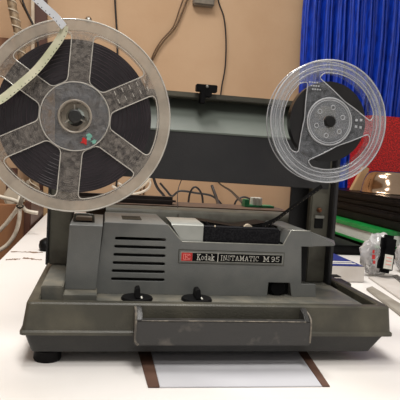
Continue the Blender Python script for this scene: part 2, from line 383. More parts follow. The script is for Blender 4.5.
# raised ledge under the recess
tube('ledge_trim', [Vector((outl[2][0], BY + .0005, zt - .0004)), Vector((outl[3][0], BY + .0005, zr - .0003)), Vector((outl[3][0] + .0005, BY + .0005, zr - .0003)), Vector((outl[4][0] - .0005, BY + .0005, zr - .0003)), Vector((outl[4][0], BY + .0005, zr - .0003)), Vector((outl[5][0], BY + .0005, outl[5][1] - .0005)), Vector((outl[6][0], BY + .0005, outl[6][1] - .0005))], .0007, MT['nickel'], hou, k=1)
# left module in front of the arm
ml, mr = X(66, 260, .553), X(97, 260, .553)
mzb, mzt = Z(75, 289, .553), Z(80, 224.5, .553)
mod = loft('side_module', [[(ml, .553, mzb), (mr, .553, mzb), (mr, .64, mzb), (ml, .64, mzb)], [(ml + .002, .553, mzt - .001), (mr + .004, .553, mzt - .001), (mr + .004, .64, mzt), (ml + .002, .64, mzt)],
    [(ml + .0025, .556, mzt + .0005), (mr + .004, .556, mzt + .0005), (mr + .004, .64, mzt + .0015), (ml + .0025, .64, mzt + .0015)]], MT['body'], pr)
cx, cz = X(84, 218, .565), mzt
box('module_recess', cx - .009, cx + .009, .568, .60, mzt - .002, mzt + .0022, MT['black'], mod, .0004)
tube('module_catch', [(cx - .0095, .568, mzt + .001), (cx - .009, .568, mzt + .0075), (cx - .006, .569, mzt + .0085), (cx + .006, .569, mzt + .0085), (cx + .009, .568, mzt + .0075), (cx + .0095, .568, mzt + .001)], .0013, MT['case'], mod, k=4)
# silver cover, felt block and the workings behind
sx0, sx1 = X(182, 241, BY + .002), X(203, 241, BY + .002)
sz = Z(190, 224.5, BY + .004)
silver = loft('silver_cover', [[(X(183, 241, BY), BY + .0035, zr - .001), (sx1, BY + .0035, zr - .001), (sx1, .62, zr - .001), (sx0, .62, zr - .001)],
    [(X(172, 224.5, BY), BY + .0035, sz - .001), (sx1, BY + .0035, sz - .001), (sx1, .62, sz), (X(172, 224.5, BY), .62, sz)],
    [(X(172, 223.5, BY), BY + .006, sz + .0006), (sx1, BY + .006, sz + .0006), (sx1, .62, sz + .001), (X(172, 223.5, BY), .62, sz + .001)]], MT['silver'], pr)
fz = Z(240, 228, BY + .006)
felt = box('felt_block', sx1 + .0005, outl[4][0] - .002, BY + .0045, .582, zr - .001, fz, MT['foam'], pr, .0015)
lathe('lint_speck', [(0, 0), (.0009, .0002), (.0009, .0016), (0, .002)], (X(216, 228, BY), BY + .006, fz), (0, 0, 1), MT['cream'], felt, 8)
prism('gate_block', [(sx1 + .001, zr), (X(283, 240, .61), zr), (X(285, 224, .61), Z(285, 228, .61)), (X(262, 224, .61), Z(262, 222, .61)), (X(236, 224, .61), Z(236, 226, .61)), (sx1, Z(205, 220, .61))], .602, .64, MT['black'], pr, .002)
tube('film_sprocket', [P(268, 226, .60), P(281, 236, .60)], .0035, MT['black'], pr, n=12)
tube('film_loop', [P(205, 222, .60), P(212, 229, .598), P(226, 231, .598), P(238, 229, .598)], .002, MT['black'], pr)
lathe('roller', [(0, 0), (.004, 0), (.005, .001), (.005, .006), (0, .0065)], P(247, 228, .60), (0, -1, 0), MT['cream'], pr, 20)
# rounded rear lamp housing and brown rear panel
q0, q1 = X(160, 214, .67), X(306, 220, .67)
rz = Z(200, 216, .665)
pro = [(.655, bz0), (.655, rz - .006), (.657, rz + .001), (.662, rz + .006), (.668, rz + .0062), (.680, rz + .0066), (.700, rz + .0066), (.700, bz0)]
bm = bmesh.new(); q00 = xL + .002
A = [bm.verts.new((q00, y, z)) for y, z in pro]; Bv = [bm.verts.new((q1, y, z)) for y, z in pro]
bm.faces.new(A); bm.faces.new(Bv)
for i in range(len(pro)): bm.faces.new((A[i], A[(i + 1) % len(pro)], Bv[(i + 1) % len(pro)], Bv[i]))
fin('rear_housing', bm, MT['arm'], pr, 50)
rpz = Z(200, 206, .72)
box('rear_panel', -.020, q1 - .01, .7005, .775, bz0 - .006, rpz, MT['brown'], pr, .002)
bz = Z(140, 195.5, .72)
box('rear_bar', X(60, 198, .72), X(176, 200, .72), .715, .735, rpz - .001, bz, MT['dkbrown'], pr, .0045)
# wing flap on the right shoulder
wz = outl[6][1] - .001
hull('wing_flap', [(outl[6][0] - .0005, BY, wz), (X(335, 244, BY + .01), BY + .008, wz - .0140), (X(334, 240, BY + .03), BY + .028, wz - .0125), (outl[6][0] - .0005, .62, wz)],
     [(outl[6][0] - .0005, BY + .0005, wz - .0165), (X(334, 244, BY + .01), BY + .008, wz - .0160), (X(333, 240, BY + .03), BY + .027, wz - .0145), (outl[6][0] - .0005, .62, wz - .0165)], MT['body'], pr)

# brand plate with lettering
py0 = BY - .0010
bx0, bx1 = X(180.5, 256, py0), X(282.5, 262, py0)
bc = (Z(180.5, 255.4, py0) + Z(284.5, 260.6, py0)) / 2
hh = .0052
box('plate_surround', bx0 - .0022, bx1 + .0022, BY - .0003, BY + .0004, bc - hh - .0022, bc + hh + .0022, MT['case'], pr, .0003)
box('plate_bed', bx0 - .0016, bx1 + .0016, BY - .0005, BY + .0004, bc - hh - .0016, bc + hh + .0016, MT['body'], pr, .0003)
plate = box('brand_plate', bx0, bx1, BY - .0012, BY + .0002, bc - hh, bc + hh, MT['nickel'], pr, .0003)
y_ = BY - .0012
box('black_field', bx0 + .0125, bx1 - .0009, y_ - .0003, y_ + .0002, bc - hh + .0009, bc + hh - .0009, MT['black'], plate, 0)
box('red_badge', bx0 + .0009, bx0 + .0123, y_ - .0003, y_ + .0002, bc - hh + .0009, bc + hh - .0009, MT['red'], plate, 0)
def arc(cx, cy, rx, ry, a0, a1, n=10): return [(cx + rx * math.cos(math.radians(a0 + (a1 - a0) * i / n)), cy + ry * math.sin(math.radians(a0 + (a1 - a0) * i / n))) for i in range(n + 1)]
G = {
 'K': (.86, [[(.16, 0), (.16, 1)], [(0, 0), (.34, 0)], [(0, 1), (.34, 1)], [(.16, .36), (.68, 1)], [(.32, .56), (.72, 0)], [(.52, 1), (.84, 1)], [(.54, 0), (.86, 0)]]),
 'o': (.62, [arc(.3, .34, .24, .32, 0, 360)]),
 'd': (.70, [arc(.28, .34, .22, .32, 0, 360), [(.52, 0), (.52, 1)], [(.36, 1), (.52, 1)], [(.52, 0), (.68, 0)]]),
 'a': (.64, [[(.08, .56), (.2, .66), (.38, .66), (.48, .52), (.48, 0), (.62, 0)], [(.48, .38), (.22, .36), (.06, .2), (.2, .02), (.48, .14)]]),
 'k': (.70, [[(.14, 0), (.14, 1)], [(0, 1), (.14, 1)], [(0, 0), (.28, 0)], [(.14, .25), (.52, .64)], [(.26, .38), (.54, 0)], [(.4, .65), (.66, .65)], [(.42, 0), (.70, 0)]]),
 'I': (.36, [[(.18, 0), (.18, 1)], [(.02, 0), (.34, 0)], [(.02, 1), (.34, 1)]]),
 'N': (.86, [[(.16, 0), (.16, 1), (.70, 0), (.70, 1)], [(.02, 0), (.28, 0)], [(.58, 1), (.84, 1)]]),
 'S': (.66, [arc(.33, .74, .25, .25, 20, 250) + arc(.33, .26, .27, .26, 80, -160), [(.6, .7), (.6, 1)], [(.06, .3), (.06, 0)]]),
 'T': (.78, [[(.39, 0), (.39, 1)], [(.22, 0), (.56, 0)], [(.02, .72), (.02, 1), (.76, 1), (.76, .72)]]),
 'A': (.86, [[(.14, 0), (.43, 1), (.72, 0)], [(.25, .34), (.61, .34)], [(0, 0), (.28, 0)], [(.58, 0), (.86, 0)]]),
 'M': (1.0, [[(.16, 0), (.16, 1), (.50, .2), (.84, 1), (.84, 0)], [(0, 0), (.32, 0)], [(0, 1), (.16, 1)], [(.84, 1), (1, 1)], [(.68, 0), (1, 0)]]),
 'C': (.74, [arc(.38, .5, .32, .5, 45, 315, 14), [(.64, .64), (.64, 1)]]),
 '9': (.62, [arc(.3, .68, .24, .3, 0, 360), [(.54, .68), (.52, .3), (.36, .04), (.14, .02)]]),
 '5': (.62, [[(.54, 1), (.12, 1), (.1, .56), (.3, .62)] + arc(.28, .3, .27, .31, 80, -150)]),
 ' ': (.5, [])}
def lettering(name, txt, x0, x1, zb, h, th, m, parent, y, track=.16):
    tot = sum(G[c][0] + track for c in txt) - track; sx = (x1 - x0) / tot; x = 0; bm = bmesh.new(); k = 0
    for c in txt:
        for st in G[c][1]:
            k += 1; yy = y - .00002 * (k % 5)
            for (ax, az), (cx_, cz_) in zip(st, st[1:]):
                a = Vector((x0 + (x + ax) * sx, 0, zb + az * h)); b = Vector((x0 + (x + cx_) * sx, 0, zb + cz_ * h)); d = (b - a)
                if d.length < 1e-9: continue
                d.normalize(); nn = Vector((-d.z, 0, d.x)) * th / 2; e = d * th * .4
                q = [a - e - nn, b + e - nn, b + e + nn, a - e + nn]
                f_ = [bm.verts.new((v.x, yy - .00025, v.z)) for v in q]; g_ = [bm.verts.new((v.x, yy + .0001, v.z)) for v in q]
                bm.faces.new(f_); bm.faces.new(g_)
                for i in range(4): bm.faces.new((f_[i], f_[(i + 1) % 4], g_[(i + 1) % 4], g_[i]))
        x += G[c][0] + track
    return fin(name, bm, m, parent)
yl = y_ - .0004
lettering('lettering', 'Kodak', X(196.8, 256, BY), X(214, 257, BY), bc - .0029, .0060, .00052, MT['white'], plate, yl)
lettering('lettering', 'INSTAMATIC', X(220.5, 258, BY), X(258.2, 260, BY), bc - .0025, .0050, .00036, MT['white'], plate, yl)
lettering('lettering', 'M', X(262.8, 260, BY), X(268.6, 260, BY), bc - .0025, .0050, .00048, MT['white'], plate, yl)
lettering('lettering', '95', X(270.6, 260, BY), X(279.0, 260, BY), bc - .0025, .0050, .00052, MT['white'], plate, yl, .12)
xd = X(217.6, 257, BY); box('divider', xd - .0003, xd + .0003, y_ - .0006, y_, bc - hh + .0007, bc + hh - .0007, MT['white'], plate, 0)
lc = bx0 + .0066
bm = bmesh.new()
def stroke(bm, a, b, th, y):
    a = Vector((a[0], 0, a[1])); b = Vector((b[0], 0, b[1])); d = (b - a).normalized(); nn = Vector((-d.z, 0, d.x)) * th / 2
    q = [a - nn, b - nn, b + nn, a + nn]; f_ = [bm.verts.new((v.x, y - .0002, v.z)) for v in q]; g_ = [bm.verts.new((v.x, y, v.z)) for v in q]
    bm.faces.new(f_); bm.faces.new(g_)
    for i in range(4): bm.faces.new((f_[i], f_[(i + 1) % 4], g_[(i + 1) % 4], g_[i]))
lo_ = [(lc - .0034, bc + .0027), (lc + .0030, bc + .0027), (lc + .0034, bc + .0022), (lc + .0034, bc + .0008)]
lo2 = [(lc - .0034, bc - .0027), (lc + .0030, bc - .0027), (lc + .0034, bc - .0022), (lc + .0034, bc - .0008)]
for L_ in (lo_, lo2, [(lc - .0034, bc + .0027), (lc - .0034, bc - .0027)], [(lc - .0014, bc + .0027), (lc - .0014, bc - .0027)], [(lc - .001, bc), (lc + .0030, bc + .0024)], [(lc - .001, bc), (lc + .0030, bc - .0024)]):
    for a, b in zip(L_, L_[1:]): stroke(bm, a, b, .0006, yl)
fin('badge_emblem', bm, MT['pink'], plate)

# control knobs on the deck
for kx in (137, 196.5):
    p = D(kx, 294.2, DZ + .0015); p.y = min(p.y, BY - .018); c = Vector((X(kx, 294, p.y), BY - .020, DZ + .0015))
    kn = lathe('control_knob', [(0, 0), (.0155, 0), (.0158, .001), (.0148, .0026), (.009, .0032), (0, .0034)], c, (0, 0, 1), MT['black'], pr, 40)
    hull('knob_pointer', [(c.x - .0028, c.y - .011, c.z + .0032), (c.x + .0028, c.y - .011, c.z + .0032), (c.x + .0028, c.y + .010, c.z + .0032), (c.x - .0028, c.y + .010, c.z + .0032)],
         [(c.x - .0022, c.y - .008, c.z + .0115), (c.x + .0022, c.y - .008, c.z + .0125), (c.x + .0022, c.y + .008, c.z + .0125), (c.x - .0022, c.y + .008, c.z + .0115)], MT['black'], kn, .0007)
    bm = bmesh.new(); addbox(bm, c.x + .0033, c.x + .0048, c.y - .010, c.y - .002, c.z + .0031, c.z + .0036); fin('white_mark', bm, MT['white'], kn)

# uprights and lid
AY = .632
def upright_left():
    x0, x1 = X(49.5, 245, AY), X(70.5, 245, AY); zb = LZ + .0002; ztp = Z(60, 84, AY)
    a = prism('lid_upright', [(x0 - .001, zb), (x1, zb), (x1, ztp), (x0 - .001, ztp)], AY, AY + .012, MT['arm'], pr, .0015)
    box('dark_edge', x0 - .0035, x0 - .0012, AY - .003, AY + .05, zb, ztp, MT['lid'], a, .0005)
    box('side_wall', x1 - .002, x1 + .0005, AY + .0125, AY + .05, zb, ztp, MT['lid'], a, .0005)
    c = P(59.5, 267.5, AY); lathe('screw', [(0, 0), (.0024, .0), (.0022, .001), (0, .0016)], (c.x, AY, c.z), (0, -1, 0), MT['rust'], a, 20)
    return a
ul = upright_left()
x0, x1 = X(309.5, 225, AY), X(328, 225, AY); zb = DZ + .0018; ztp = Z(330, 102, AY)
ur = prism('lid_upright', [(x0, zb), (x1, zb), (x1, ztp), (x0, ztp)], AY, AY + .012, MT['arm'], pr, .0015)
box('dark_edge', x1 + .0002, x1 + .005, AY - .012, AY + .05, zb, ztp, MT['lid'], ur, .001)
box('inner_wall', X(288.5, 200, AY + .03), x0 + .014, AY + .022, AY + .026, zb + .02, ztp, MT['lid'], ur, .0005)
c = P(319, 217, AY); box('bracket', c.x - .006, c.x + .006, AY - .0025, AY + .001, c.z - .0015, c.z + .002, MT['nickel'], ur, .0006)
box('bracket_recess', c.x - .0055, c.x + .0055, AY - .001, AY + .002, c.z - .014, c.z - .002, MT['void'], ur, .0004)
c = P(319, 210, AY); lathe('screw', [(0, 0), (.003, .0), (.0028, .003), (.0016, .005), (0, .0052)], (c.x, AY, c.z), (0, -1, 0), MT['rust'], ur, 20)
# crossbar: lining plate at the back, lip on top, dark panel in front of its lower half
lx0, lx1 = x0 * 0 + X(52, 120, AY), X(333, 120, AY)
zT = (Z(165, 88, AY) + Z(270, 98, AY)) / 2; zT0 = Z(165, 88.0, AY); zT1 = Z(270, 96.5, AY)
def zl(a0, a1, x):  # height along the bar through two measured points
    (xa, za), (xb, zb_) = a0, a1; return za + (zb_ - za) * (x - xa) / (xb - xa)
top = (XZ(165, 88, AY), XZ(270, 97, AY)); mid = (XZ(170, 130, AY), XZ(290, 138.5, AY)); bot = (XZ(150, 178, AY), XZ(290, 187, AY))
def bar(name, l0, o0, l1, o1, ya, yb, m, par, bev=.001):
    return prism(name, [(lx0, zl(*l0, lx0) + o0), (lx1, zl(*l0, lx1) + o0), (lx1, zl(*l1, lx1) + o1), (lx0, zl(*l1, lx0) + o1)], ya, yb, m, par, bev)
lid = bar('lid_panel', mid, 0, bot, 0, AY - .003, AY - .0004, MT['lid'], pr, .0006)
hull('lid_lining', [(lx0, AY + .046, zl(*top, lx0) - .004), (lx1, AY + .046, zl(*top, lx1) - .004), (lx1, AY + .0, zl(*mid, lx1) - .0005), (lx0, AY + .0, zl(*mid, lx0) - .0005)],
     [(lx0, AY + .049, zl(*top, lx0) - .004), (lx1, AY + .049, zl(*top, lx1) - .004), (lx1, AY + .003, zl(*mid, lx1) - .0025), (lx0, AY + .003, zl(*mid, lx0) - .0025)], MT['lidin'], lid, 0)
bar('lid_lip', top, 0, top, -.0065, AY + .018, AY + .050, MT['case'], lid)
bar('lid_shelf', mid, .0006, mid, -.0015, AY - .004, AY + .0, MT['lidin'], lid, .0004)
c = P(207, 90, AY + .01)
cl = box('lid_latch', c.x - .0125, c.x + .0125, AY + .010, AY + .020, c.z - .0020, c.z + .0065, MT['black'], lid, .0008)
box('latch_tongue', c.x - .0075, c.x - .0015, AY + .008, AY + .018, c.z - .016, c.z, MT['black'], cl, .0008)
box('latch_hook', c.x - .002, c.x + .006, AY + .009, AY + .017, c.z - .008, c.z - .001, MT['black'], cl, .0008)
lathe('latch_rivet', [(0, 0), (.002, 0), (.0015, .001), (0, .0013)], (c.x + .0, AY + .010, c.z + .004), (0, -1, 0), MT['steel'], cl, 16)

# ------------------------------------------------------------ the reels
def circ(cx, cz, r, n=96, a0=0): return [(cx + r * math.cos(2 * PI * i / n + a0), cz + r * math.sin(2 * PI * i / n + a0)) for i in range(n)]
def spoke_hole(cx, cz, ang, ri, ro, hw, flare=0.0):
    """opening between two spokes, centred on ang, in a six spoke reel"""
    s = math.radians(30); o = []
    # spoke axes at +-30 degrees; sides parallel to them at distance hw
    def side(sgn, r, h):
        a = math.asin(min(.99, h / r)); return sgn * (s - a)
    outer = [(ro, side(-1, ro, hw + flare) + (side(1, ro, hw + flare) - side(-1, ro, hw + flare)) * i / 10) for i in range(11)]
    inner = [(ri, side(1, ri, hw)), (ri * .97, 0), (ri, side(-1, ri, hw))]
    pts = [(r * math.cos(t), r * math.sin(t)) for r, t in outer + inner]
    rads = [.008] + [0] * 9 + [.008] + [.004, 0, .004]
    pts = fillet(pts, rads, 6); c, sn = math.cos(ang), math.sin(ang)
    return [(cx + x * c - z * sn, cz + x * sn + z * c) for x, z in pts]
def ringmesh(name, cx, cz, ys, r0, r1, m, parent, n=96):
    return lathe(name, [(r0, 0), (r1, 0), (r1, ys[1] - ys[0]), (r0, ys[1] - ys[0])], (cx, ys[1], cz), (0, -1, 0), m, parent, n, closed=True)
def edgetube(name, loop, y, r, m, parent):
    bm = bmesh.new(); addtube(bm, [Vector((p[0], y, p[1])) for p in loop], r, 6, True); return fin(name, bm, m, parent, 60)

RY = .530
c = P(75, 116.5, RY); bx, bzc = c.x, c.z; R = .0893
big = thing('film_reel', 'large six-spoke clear film reel wound with dark film, left side', 'film reel', (bx, RY + .006, bzc - R), 'film reels on the projector')
off = math.radians(-3)
holes = [spoke_hole(bx, bzc, off + math.radians(60 * k), .0335, .0775, .0098) for k in range(6)]
for yy, nm in ((RY, 'front_flange'), (RY + .0125, 'rear_flange')):
    front = nm == 'front_flange'
    # spider of hub disc and spokes, cut inside the outer band
    band = ringmesh('outer_band', bx, bzc, (yy, yy + .0013), .0790, R, MT['reel'] if front else MT['reelr'], big)
    sp = fillpoly('spoke_plate', [circ(bx, bzc, .0790)] + [h for h in holes] + ([circ(bx, bzc, .0145, 48)] if front else [circ(bx, bzc, .012, 48)]), yy, yy + .0012, MT['spoke'] if front else MT['reelr'], big)
    if front:
        edgetube('outer_lip', circ(bx, bzc, R - .0004, 128), yy + .0004, .0009, MT['edge'], band)
        for h in holes: edgetube('opening_edge', h, yy, .00055, MT['edge'], sp)
ringmesh('wound_film', bx, bzc, (RY + .0022, RY + .0115), .031, .0712, MT['film'], big, 128)
# faint raised windings, their reddish sheen put into a lighter colour
wf = big.children[-1]
for r_ in (.036, .040, .044, .0485, .0515, .055, .058, .0625, .0645, .0668, .0695):
    edgetube('film_winding', circ(bx, bzc, r_, 96), RY + .0021, .00028, MT['winding'], wf)
hub = ringmesh('hub_disc', bx, bzc, (RY - .0012, RY + .0), .0150, .0318, MT['clear2'], big, 64)
edgetube('hub_ridge', circ(bx, bzc, .0318, 64), RY - .0008, .0006, MT['edge'], hub)
cup = lathe('hub_cup', [(.0150, .0015), (.0157, .0030), (.0150, .0036), (.0138, .0030), (.0125, -.006), (.0085, -.007), (.0085, -.009), (.0150, -.009)], (bx, RY, bzc), (0, -1, 0), MT['reel'], big, 48, closed=True)
ringmesh('core', bx, bzc, (RY + .0030, RY + .0115), .0145, .0305, MT['corec'], big, 64)
# scrap of amber gum on the hub, red and teal marks
bm = bmesh.new(); A = [(bx + .0312 * math.cos(math.radians(a)), bzc + .0312 * math.sin(math.radians(a))) for a in range(128, 238, 6)]
va = [bm.verts.new((x_, RY + .0018, z_)) for x_, z_ in A] ; bm.faces.new(va)
r_ = bmesh.ops.extrude_face_region(bm, geom=list(bm.faces)); bmesh.ops.translate(bm, verts=[v for v in r_['geom'] if isinstance(v, bmesh.types.BMVert)], vec=(0, .0006, 0))
fin('amber_patch', bm, MT['woodl'], hub)
def blot(name, px, py, r, m, par, y, seed):
    random.seed(seed); c_ = P(px, py, y); bm = bmesh.new(); N = 12; v = []
    for i in range(N):
        a = 2 * PI * i / N; q_ = r * random.uniform(.45, 1.25); v.append((c_.x + q_ * math.cos(a), c_.z + q_ * math.sin(a)))
    f_ = [bm.verts.new((x_, y - .0004, z_)) for x_, z_ in v]; g_ = [bm.verts.new((x_, y, z_)) for x_, z_ in v]
    bm.faces.new(f_); bm.faces.new(g_)
    for i in range(N): bm.faces.new((f_[i], f_[(i + 1) % N], g_[(i + 1) % N], g_[i]))
    return fin(name, bm, m, par)
blot('red_mark', 84, 141, .0036, MT['red'], hub, RY - .0013, 3)
blot('teal_mark', 89, 137, .0030, MT['teal'], hub, RY - .0013, 5)
blot('teal_mark', 94, 141.5, .0026, MT['teal'], hub, RY - .0013, 8)
# graduation marks on the right-up spoke
bm = bmesh.new(); ang = math.radians(27)
for k in range(5):
    rr_ = .043 + k * .0075
    for s_ in (-.0045, .0035):
        a = (bx + rr_ * math.cos(ang) - (s_) * math.sin(ang), bzc + rr_ * math.sin(ang) + s_ * math.cos(ang))
        b = (bx + rr_ * math.cos(ang) - (s_ + .004) * math.sin(ang), bzc + rr_ * math.sin(ang) + (s_ + .004) * math.cos(ang))
        stroke(bm, a, b, .0006, RY - .0001)
fin('footage_marks', bm, MT['edge'], big)

def spindle(cx, cz, yf, yb, rr, parent, name='spindle', m='tray'):
    s = lathe(name, [(0, yb - yf), (rr * 1.4, yb - yf), (rr * 1.4, yb - yf - .004), (rr, yb - yf - .004), (rr, .001), (rr * .8, 0), (0, 0)][::-1], (cx, yf, cz), (0, 1, 0), MT[m], parent, 24)
    return s
s = spindle(bx, bzc, RY - .006, AY + .001, .0062, ul)
for a in (-25, 215, 95):
    ca, sa = math.cos(math.radians(a)), math.sin(math.radians(a))
    tube('spindle_key', [(bx + .006 * ca, RY - .004, bzc + .006 * sa), (bx + .0105 * ca, RY - .003, bzc + .0105 * sa)], .0009, MT['steel'], ul)

SY = .532
c = P(329, 121.6, SY); sx, szc = c.x, c.z; R2 = .0618; K = .944
sm = thing('film_reel', 'small three-spoke clear film reel in front of blue curtain, right side', 'film reel', (sx, SY + .006, szc - R2), 'film reels on the projector')
def bean(ang):
    pol = [(.0515, a) for a in range(-44, 45, 8)] + [(.0475, 50.5), (.0415, 45), (.0335, 30), (.0290, 13), (.0278, 0), (.0290, -13), (.0335, -30), (.0415, -45), (.0475, -50.5)]
    pts = [Vector((K * r * math.cos(math.radians(a) + ang), K * r * math.sin(math.radians(a) + ang), 0)) for r, a in pol]
    return [(sx + p.x, szc + p.y) for p in catmull(pts, 3, True)]
beans = [bean(math.radians(a)) for a in (56, 176, 296)]
for yy, fr in ((SY, True), (SY + .0125, False)):
    pl = fillpoly('front_flange' if fr else 'rear_flange', [circ(sx, szc, .0500)] + beans + [circ(sx, szc, .0062, 32)], yy, yy + .0013, MT['clear2'] if fr else MT['reel2r'], sm)
    ringmesh('outer_band', sx, szc, (yy, yy + .0013), .0500, R2, MT['reel2'] if fr else MT['reel2r'], sm)
    for r_, t_ in (((R2 - .0004, .0009), (.0565, .0005), (.0520, .0005)) if fr else ((R2, .0006), (.055, .0004))):
        edgetube('ring_ridge', circ(sx, szc, r_, 128), yy, t_, MT['edge2'], pl)
    if fr:
        for b_ in beans: edgetube('opening_edge', b_, yy, .0006, MT['edge2'], pl)
ringmesh('wound_film', sx, szc, (SY + .0022, SY + .0115), .017, .0405, MT['filmb'], sm, 96)
hd = ringmesh('hub_disc', sx, szc, (SY - .0016, SY), .0062, .0235, MT['reel2'], sm, 64)
edgetube('hub_ridge', circ(sx, szc, .0235, 64), SY - .0012, .0009, MT['edge2'], hd)
edgetube('hub_ridge', circ(sx, szc, .0215, 64), SY - .0014, .0005, MT['edge2'], hd)
for k in range(6):
    a = math.radians(60 * k + 20)
    edgetube('hub_hole', circ(sx + .0145 * math.cos(a), szc + .0145 * math.sin(a), .0022, 16), SY - .0016, .0005, MT['edge2'], hd)
bm = bmesh.new()
for (dx, dz) in ((.0295, .0035), (.0345, .0040), (.0295, -.0030), (.0345, -.0035)):
    addbox(bm, sx + dx - .0012, sx + dx + .0012, SY - .0004, SY, szc + dz - .0012, szc + dz + .0012)
fin('moulded_marks', bm, MT['edge2'], sm)
bm = bmesh.new()
for k in range(3):
    for j in range(4):
        a = math.radians(112 + k * 0); rr_ = .034 + k * .0038
        x_ = sx + rr_ * math.cos(math.radians(118)) + (j - 1.5) * .0026; z_ = szc + rr_ * math.sin(math.radians(118)) + .001
        addbox(bm, x_ - .0008, x_ + .0008, SY - .0003, SY, z_ - .0007, z_ + .0007)
fin('moulded_text', bm, MT['edge2'], sm)
spindle(sx, szc, SY - .005, AY + .001, .0056, ur, m='void')

# film leader hanging off the large reel
def ribbon(name, pts, ups, wd, th, m, parent=None, k=8, perf=None):
    """strip along pts, its width along ups"""
    c_ = catmull(pts, k); u_ = catmull(ups, k); bm = bmesh.new(); prev = None; acc = 0
    for i, p in enumerate(c_):
        t = (c_[min(i + 1, len(c_) - 1)] - c_[max(i - 1, 0)]).normalized(); u = u_[i].normalized(); u = (u - t * u.dot(t)).normalized(); n = t.cross(u).normalized()
        r_ = [bm.verts.new(p + u * a * wd / 2 + n * b * th / 2) for a, b in ((-1, -1), (1, -1), (1, 1), (-1, 1))]
        if prev:
            for j in range(4): bm.faces.new((prev[j], prev[(j + 1) % 4], r_[(j + 1) % 4], r_[j]))
        else: bm.faces.new(r_)
        prev = r_
    bm.faces.new(prev)
    if perf:
        step = perf; acc = 0
        for i in range(1, len(c_)):
            d = (c_[i] - c_[i - 1]).length; acc += d
            while acc > step:
                acc -= step; t = (c_[i] - c_[i - 1]).normalized(); u = u_[i].normalized(); u = (u - t * u.dot(t)).normalized(); n = t.cross(u).normalized()
                q = c_[i] - t * acc - u * wd * .33
                vs = []
                for s3 in (-1, 1):
                    for (a, b) in ((-1, -1), (1, -1), (1, 1), (-1, 1)): vs.append(bm.verts.new(q + u * a * wd * .055 + t * b * .0004 + n * s3 * (th / 2 + .00008)))
                for f_ in ((0, 1, 2, 3), (7, 6, 5, 4), (0, 4, 5, 1), (1, 5, 6, 2), (2, 6, 7, 3), (3, 7, 4, 0)): bm.faces.new([vs[z] for z in f_]).material_index = 1
    return fin(name, bm, m, parent)
LY = .522
ld = thing('film_leader', 'loose perforated film leader, white then greenish, trailing over the large reel', 'film strip', tuple(P(2, 100, LY)))
ribbon('white_leader', [P(18, -14, .505), P(33, -4, .508), P(46, 8, .512), P(56, 17, .516), P(64, 27, .520)], [(.6, .3, .6), (.6, .3, .6), (.6, .3, .6), (.7, .4, .5), (.75, .5, .3)], .0072, .00025, [MT['leadw'], MT['black']], ld, perf=.0042)
ribbon('green_leader', [P(64, 26, .5205), P(62.5, 34, .521), P(52, 50, .521), P(36, 70, .5205), P(18, 86, .5195), P(3, 98, .518), P(-8, 104, .516)],
       [(-.9, .3, 0), (-.8, .3, .5), (-.7, .3, .55), (-.7, .3, .6), (-.6, .3, .7), (-.55, .3, .75), (-.5, .3, .8)], .0078, .00025, [MT['leadg'], MT['black']], ld, perf=.0042)
# film running from the small reel into the gate
tag(ribbon('film_strip', [P(322, 186, .556), P(308, 196, .565), P(290, 209, .580), P(275, 220, .592), P(262, 226, .598)], [(.4, .1, .8)] * 5, .0055, .0004, [MT['black'], MT['grey']], perf=.0042),
    'dark perforated film strip running from small reel down into the projector', 'film strip')

# ------------------------------------------------------------ card under the projector front
def slab(name, pxs, z0, z1, m, label=None, cat=None, bevel=.001, group=None, parent=None):
    t_ = [D(*p, z0) for p in pxs]
    o = loft(name, [[(v.x, v.y, z0) for v in t_], [(v.x, v.y, z1) for v in t_]], m, parent, bevel=bevel)
    if label: tag(o, label, cat, group)
    return o
card = slab('card', [(151, 352), (297, 351), (322, 387), (160, 388)], .0002, .0012, MT['sheet'], 'pale blue-grey card with brown side strips lying under projector front', 'card', .0003)
slab('brown_strip', [(138, 352), (150.7, 352), (159.7, 388), (148, 388)], .0002, .0012, MT['sheetb'], bevel=.0003, parent=card)  # thin brown strips along both sides of the card
slab('brown_strip', [(297.4, 351), (306, 351), (330, 387), (322.4, 387)], .0002, .0012, MT['sheetb'], bevel=.0003, parent=card)

# ------------------------------------------------------------ behind, on the right: curtain and clutter
def curtain():
    bm = bmesh.new(); y = WY - .06; cl_ = X(303, 40, y); cr = cl_ + .95; zt_ = 1.2; zb_ = -.05; N = 420; rows = 14; g = []
    for j in range(rows + 1):
        z = zt_ + (zb_ - zt_) * j / rows; row = []
        for i in range(N + 1):
            t = i / N; x = cl_ + (cr - cl_) * t
            d = .013 * math.sin(t * 118 + .5 * math.sin(j * .4)) + .009 * math.sin(t * 263 + 1 + j * .12) + .005 * math.sin(t * 520 + j * .2)
            row.append(bm.verts.new((x + .004 * math.sin(j * .9 + t * 7), y + d, z)))
        g.append(row)
    for j in range(rows):
        for i in range(N): bm.faces.new((g[j][i], g[j][i + 1], g[j + 1][i + 1], g[j + 1][i]))
    o = fin('curtain', bm, MT['curtain'], None, 180)
    sm_ = o.modifiers.new('cloth', 'SOLIDIFY'); sm_.thickness = .002
    tag(o, 'shiny pleated royal blue curtain hanging against tan wall', 'curtain')
curtain()
# rod out of frame that carries the curtain
tag(tube('curtain_rod', [(.30, WY - .06, 1.205), (.8, WY - .06, 1.205), (1.6, WY - .06, 1.205)], .012, MT['steel']), 'steel rod holding the blue curtain', 'curtain rod')

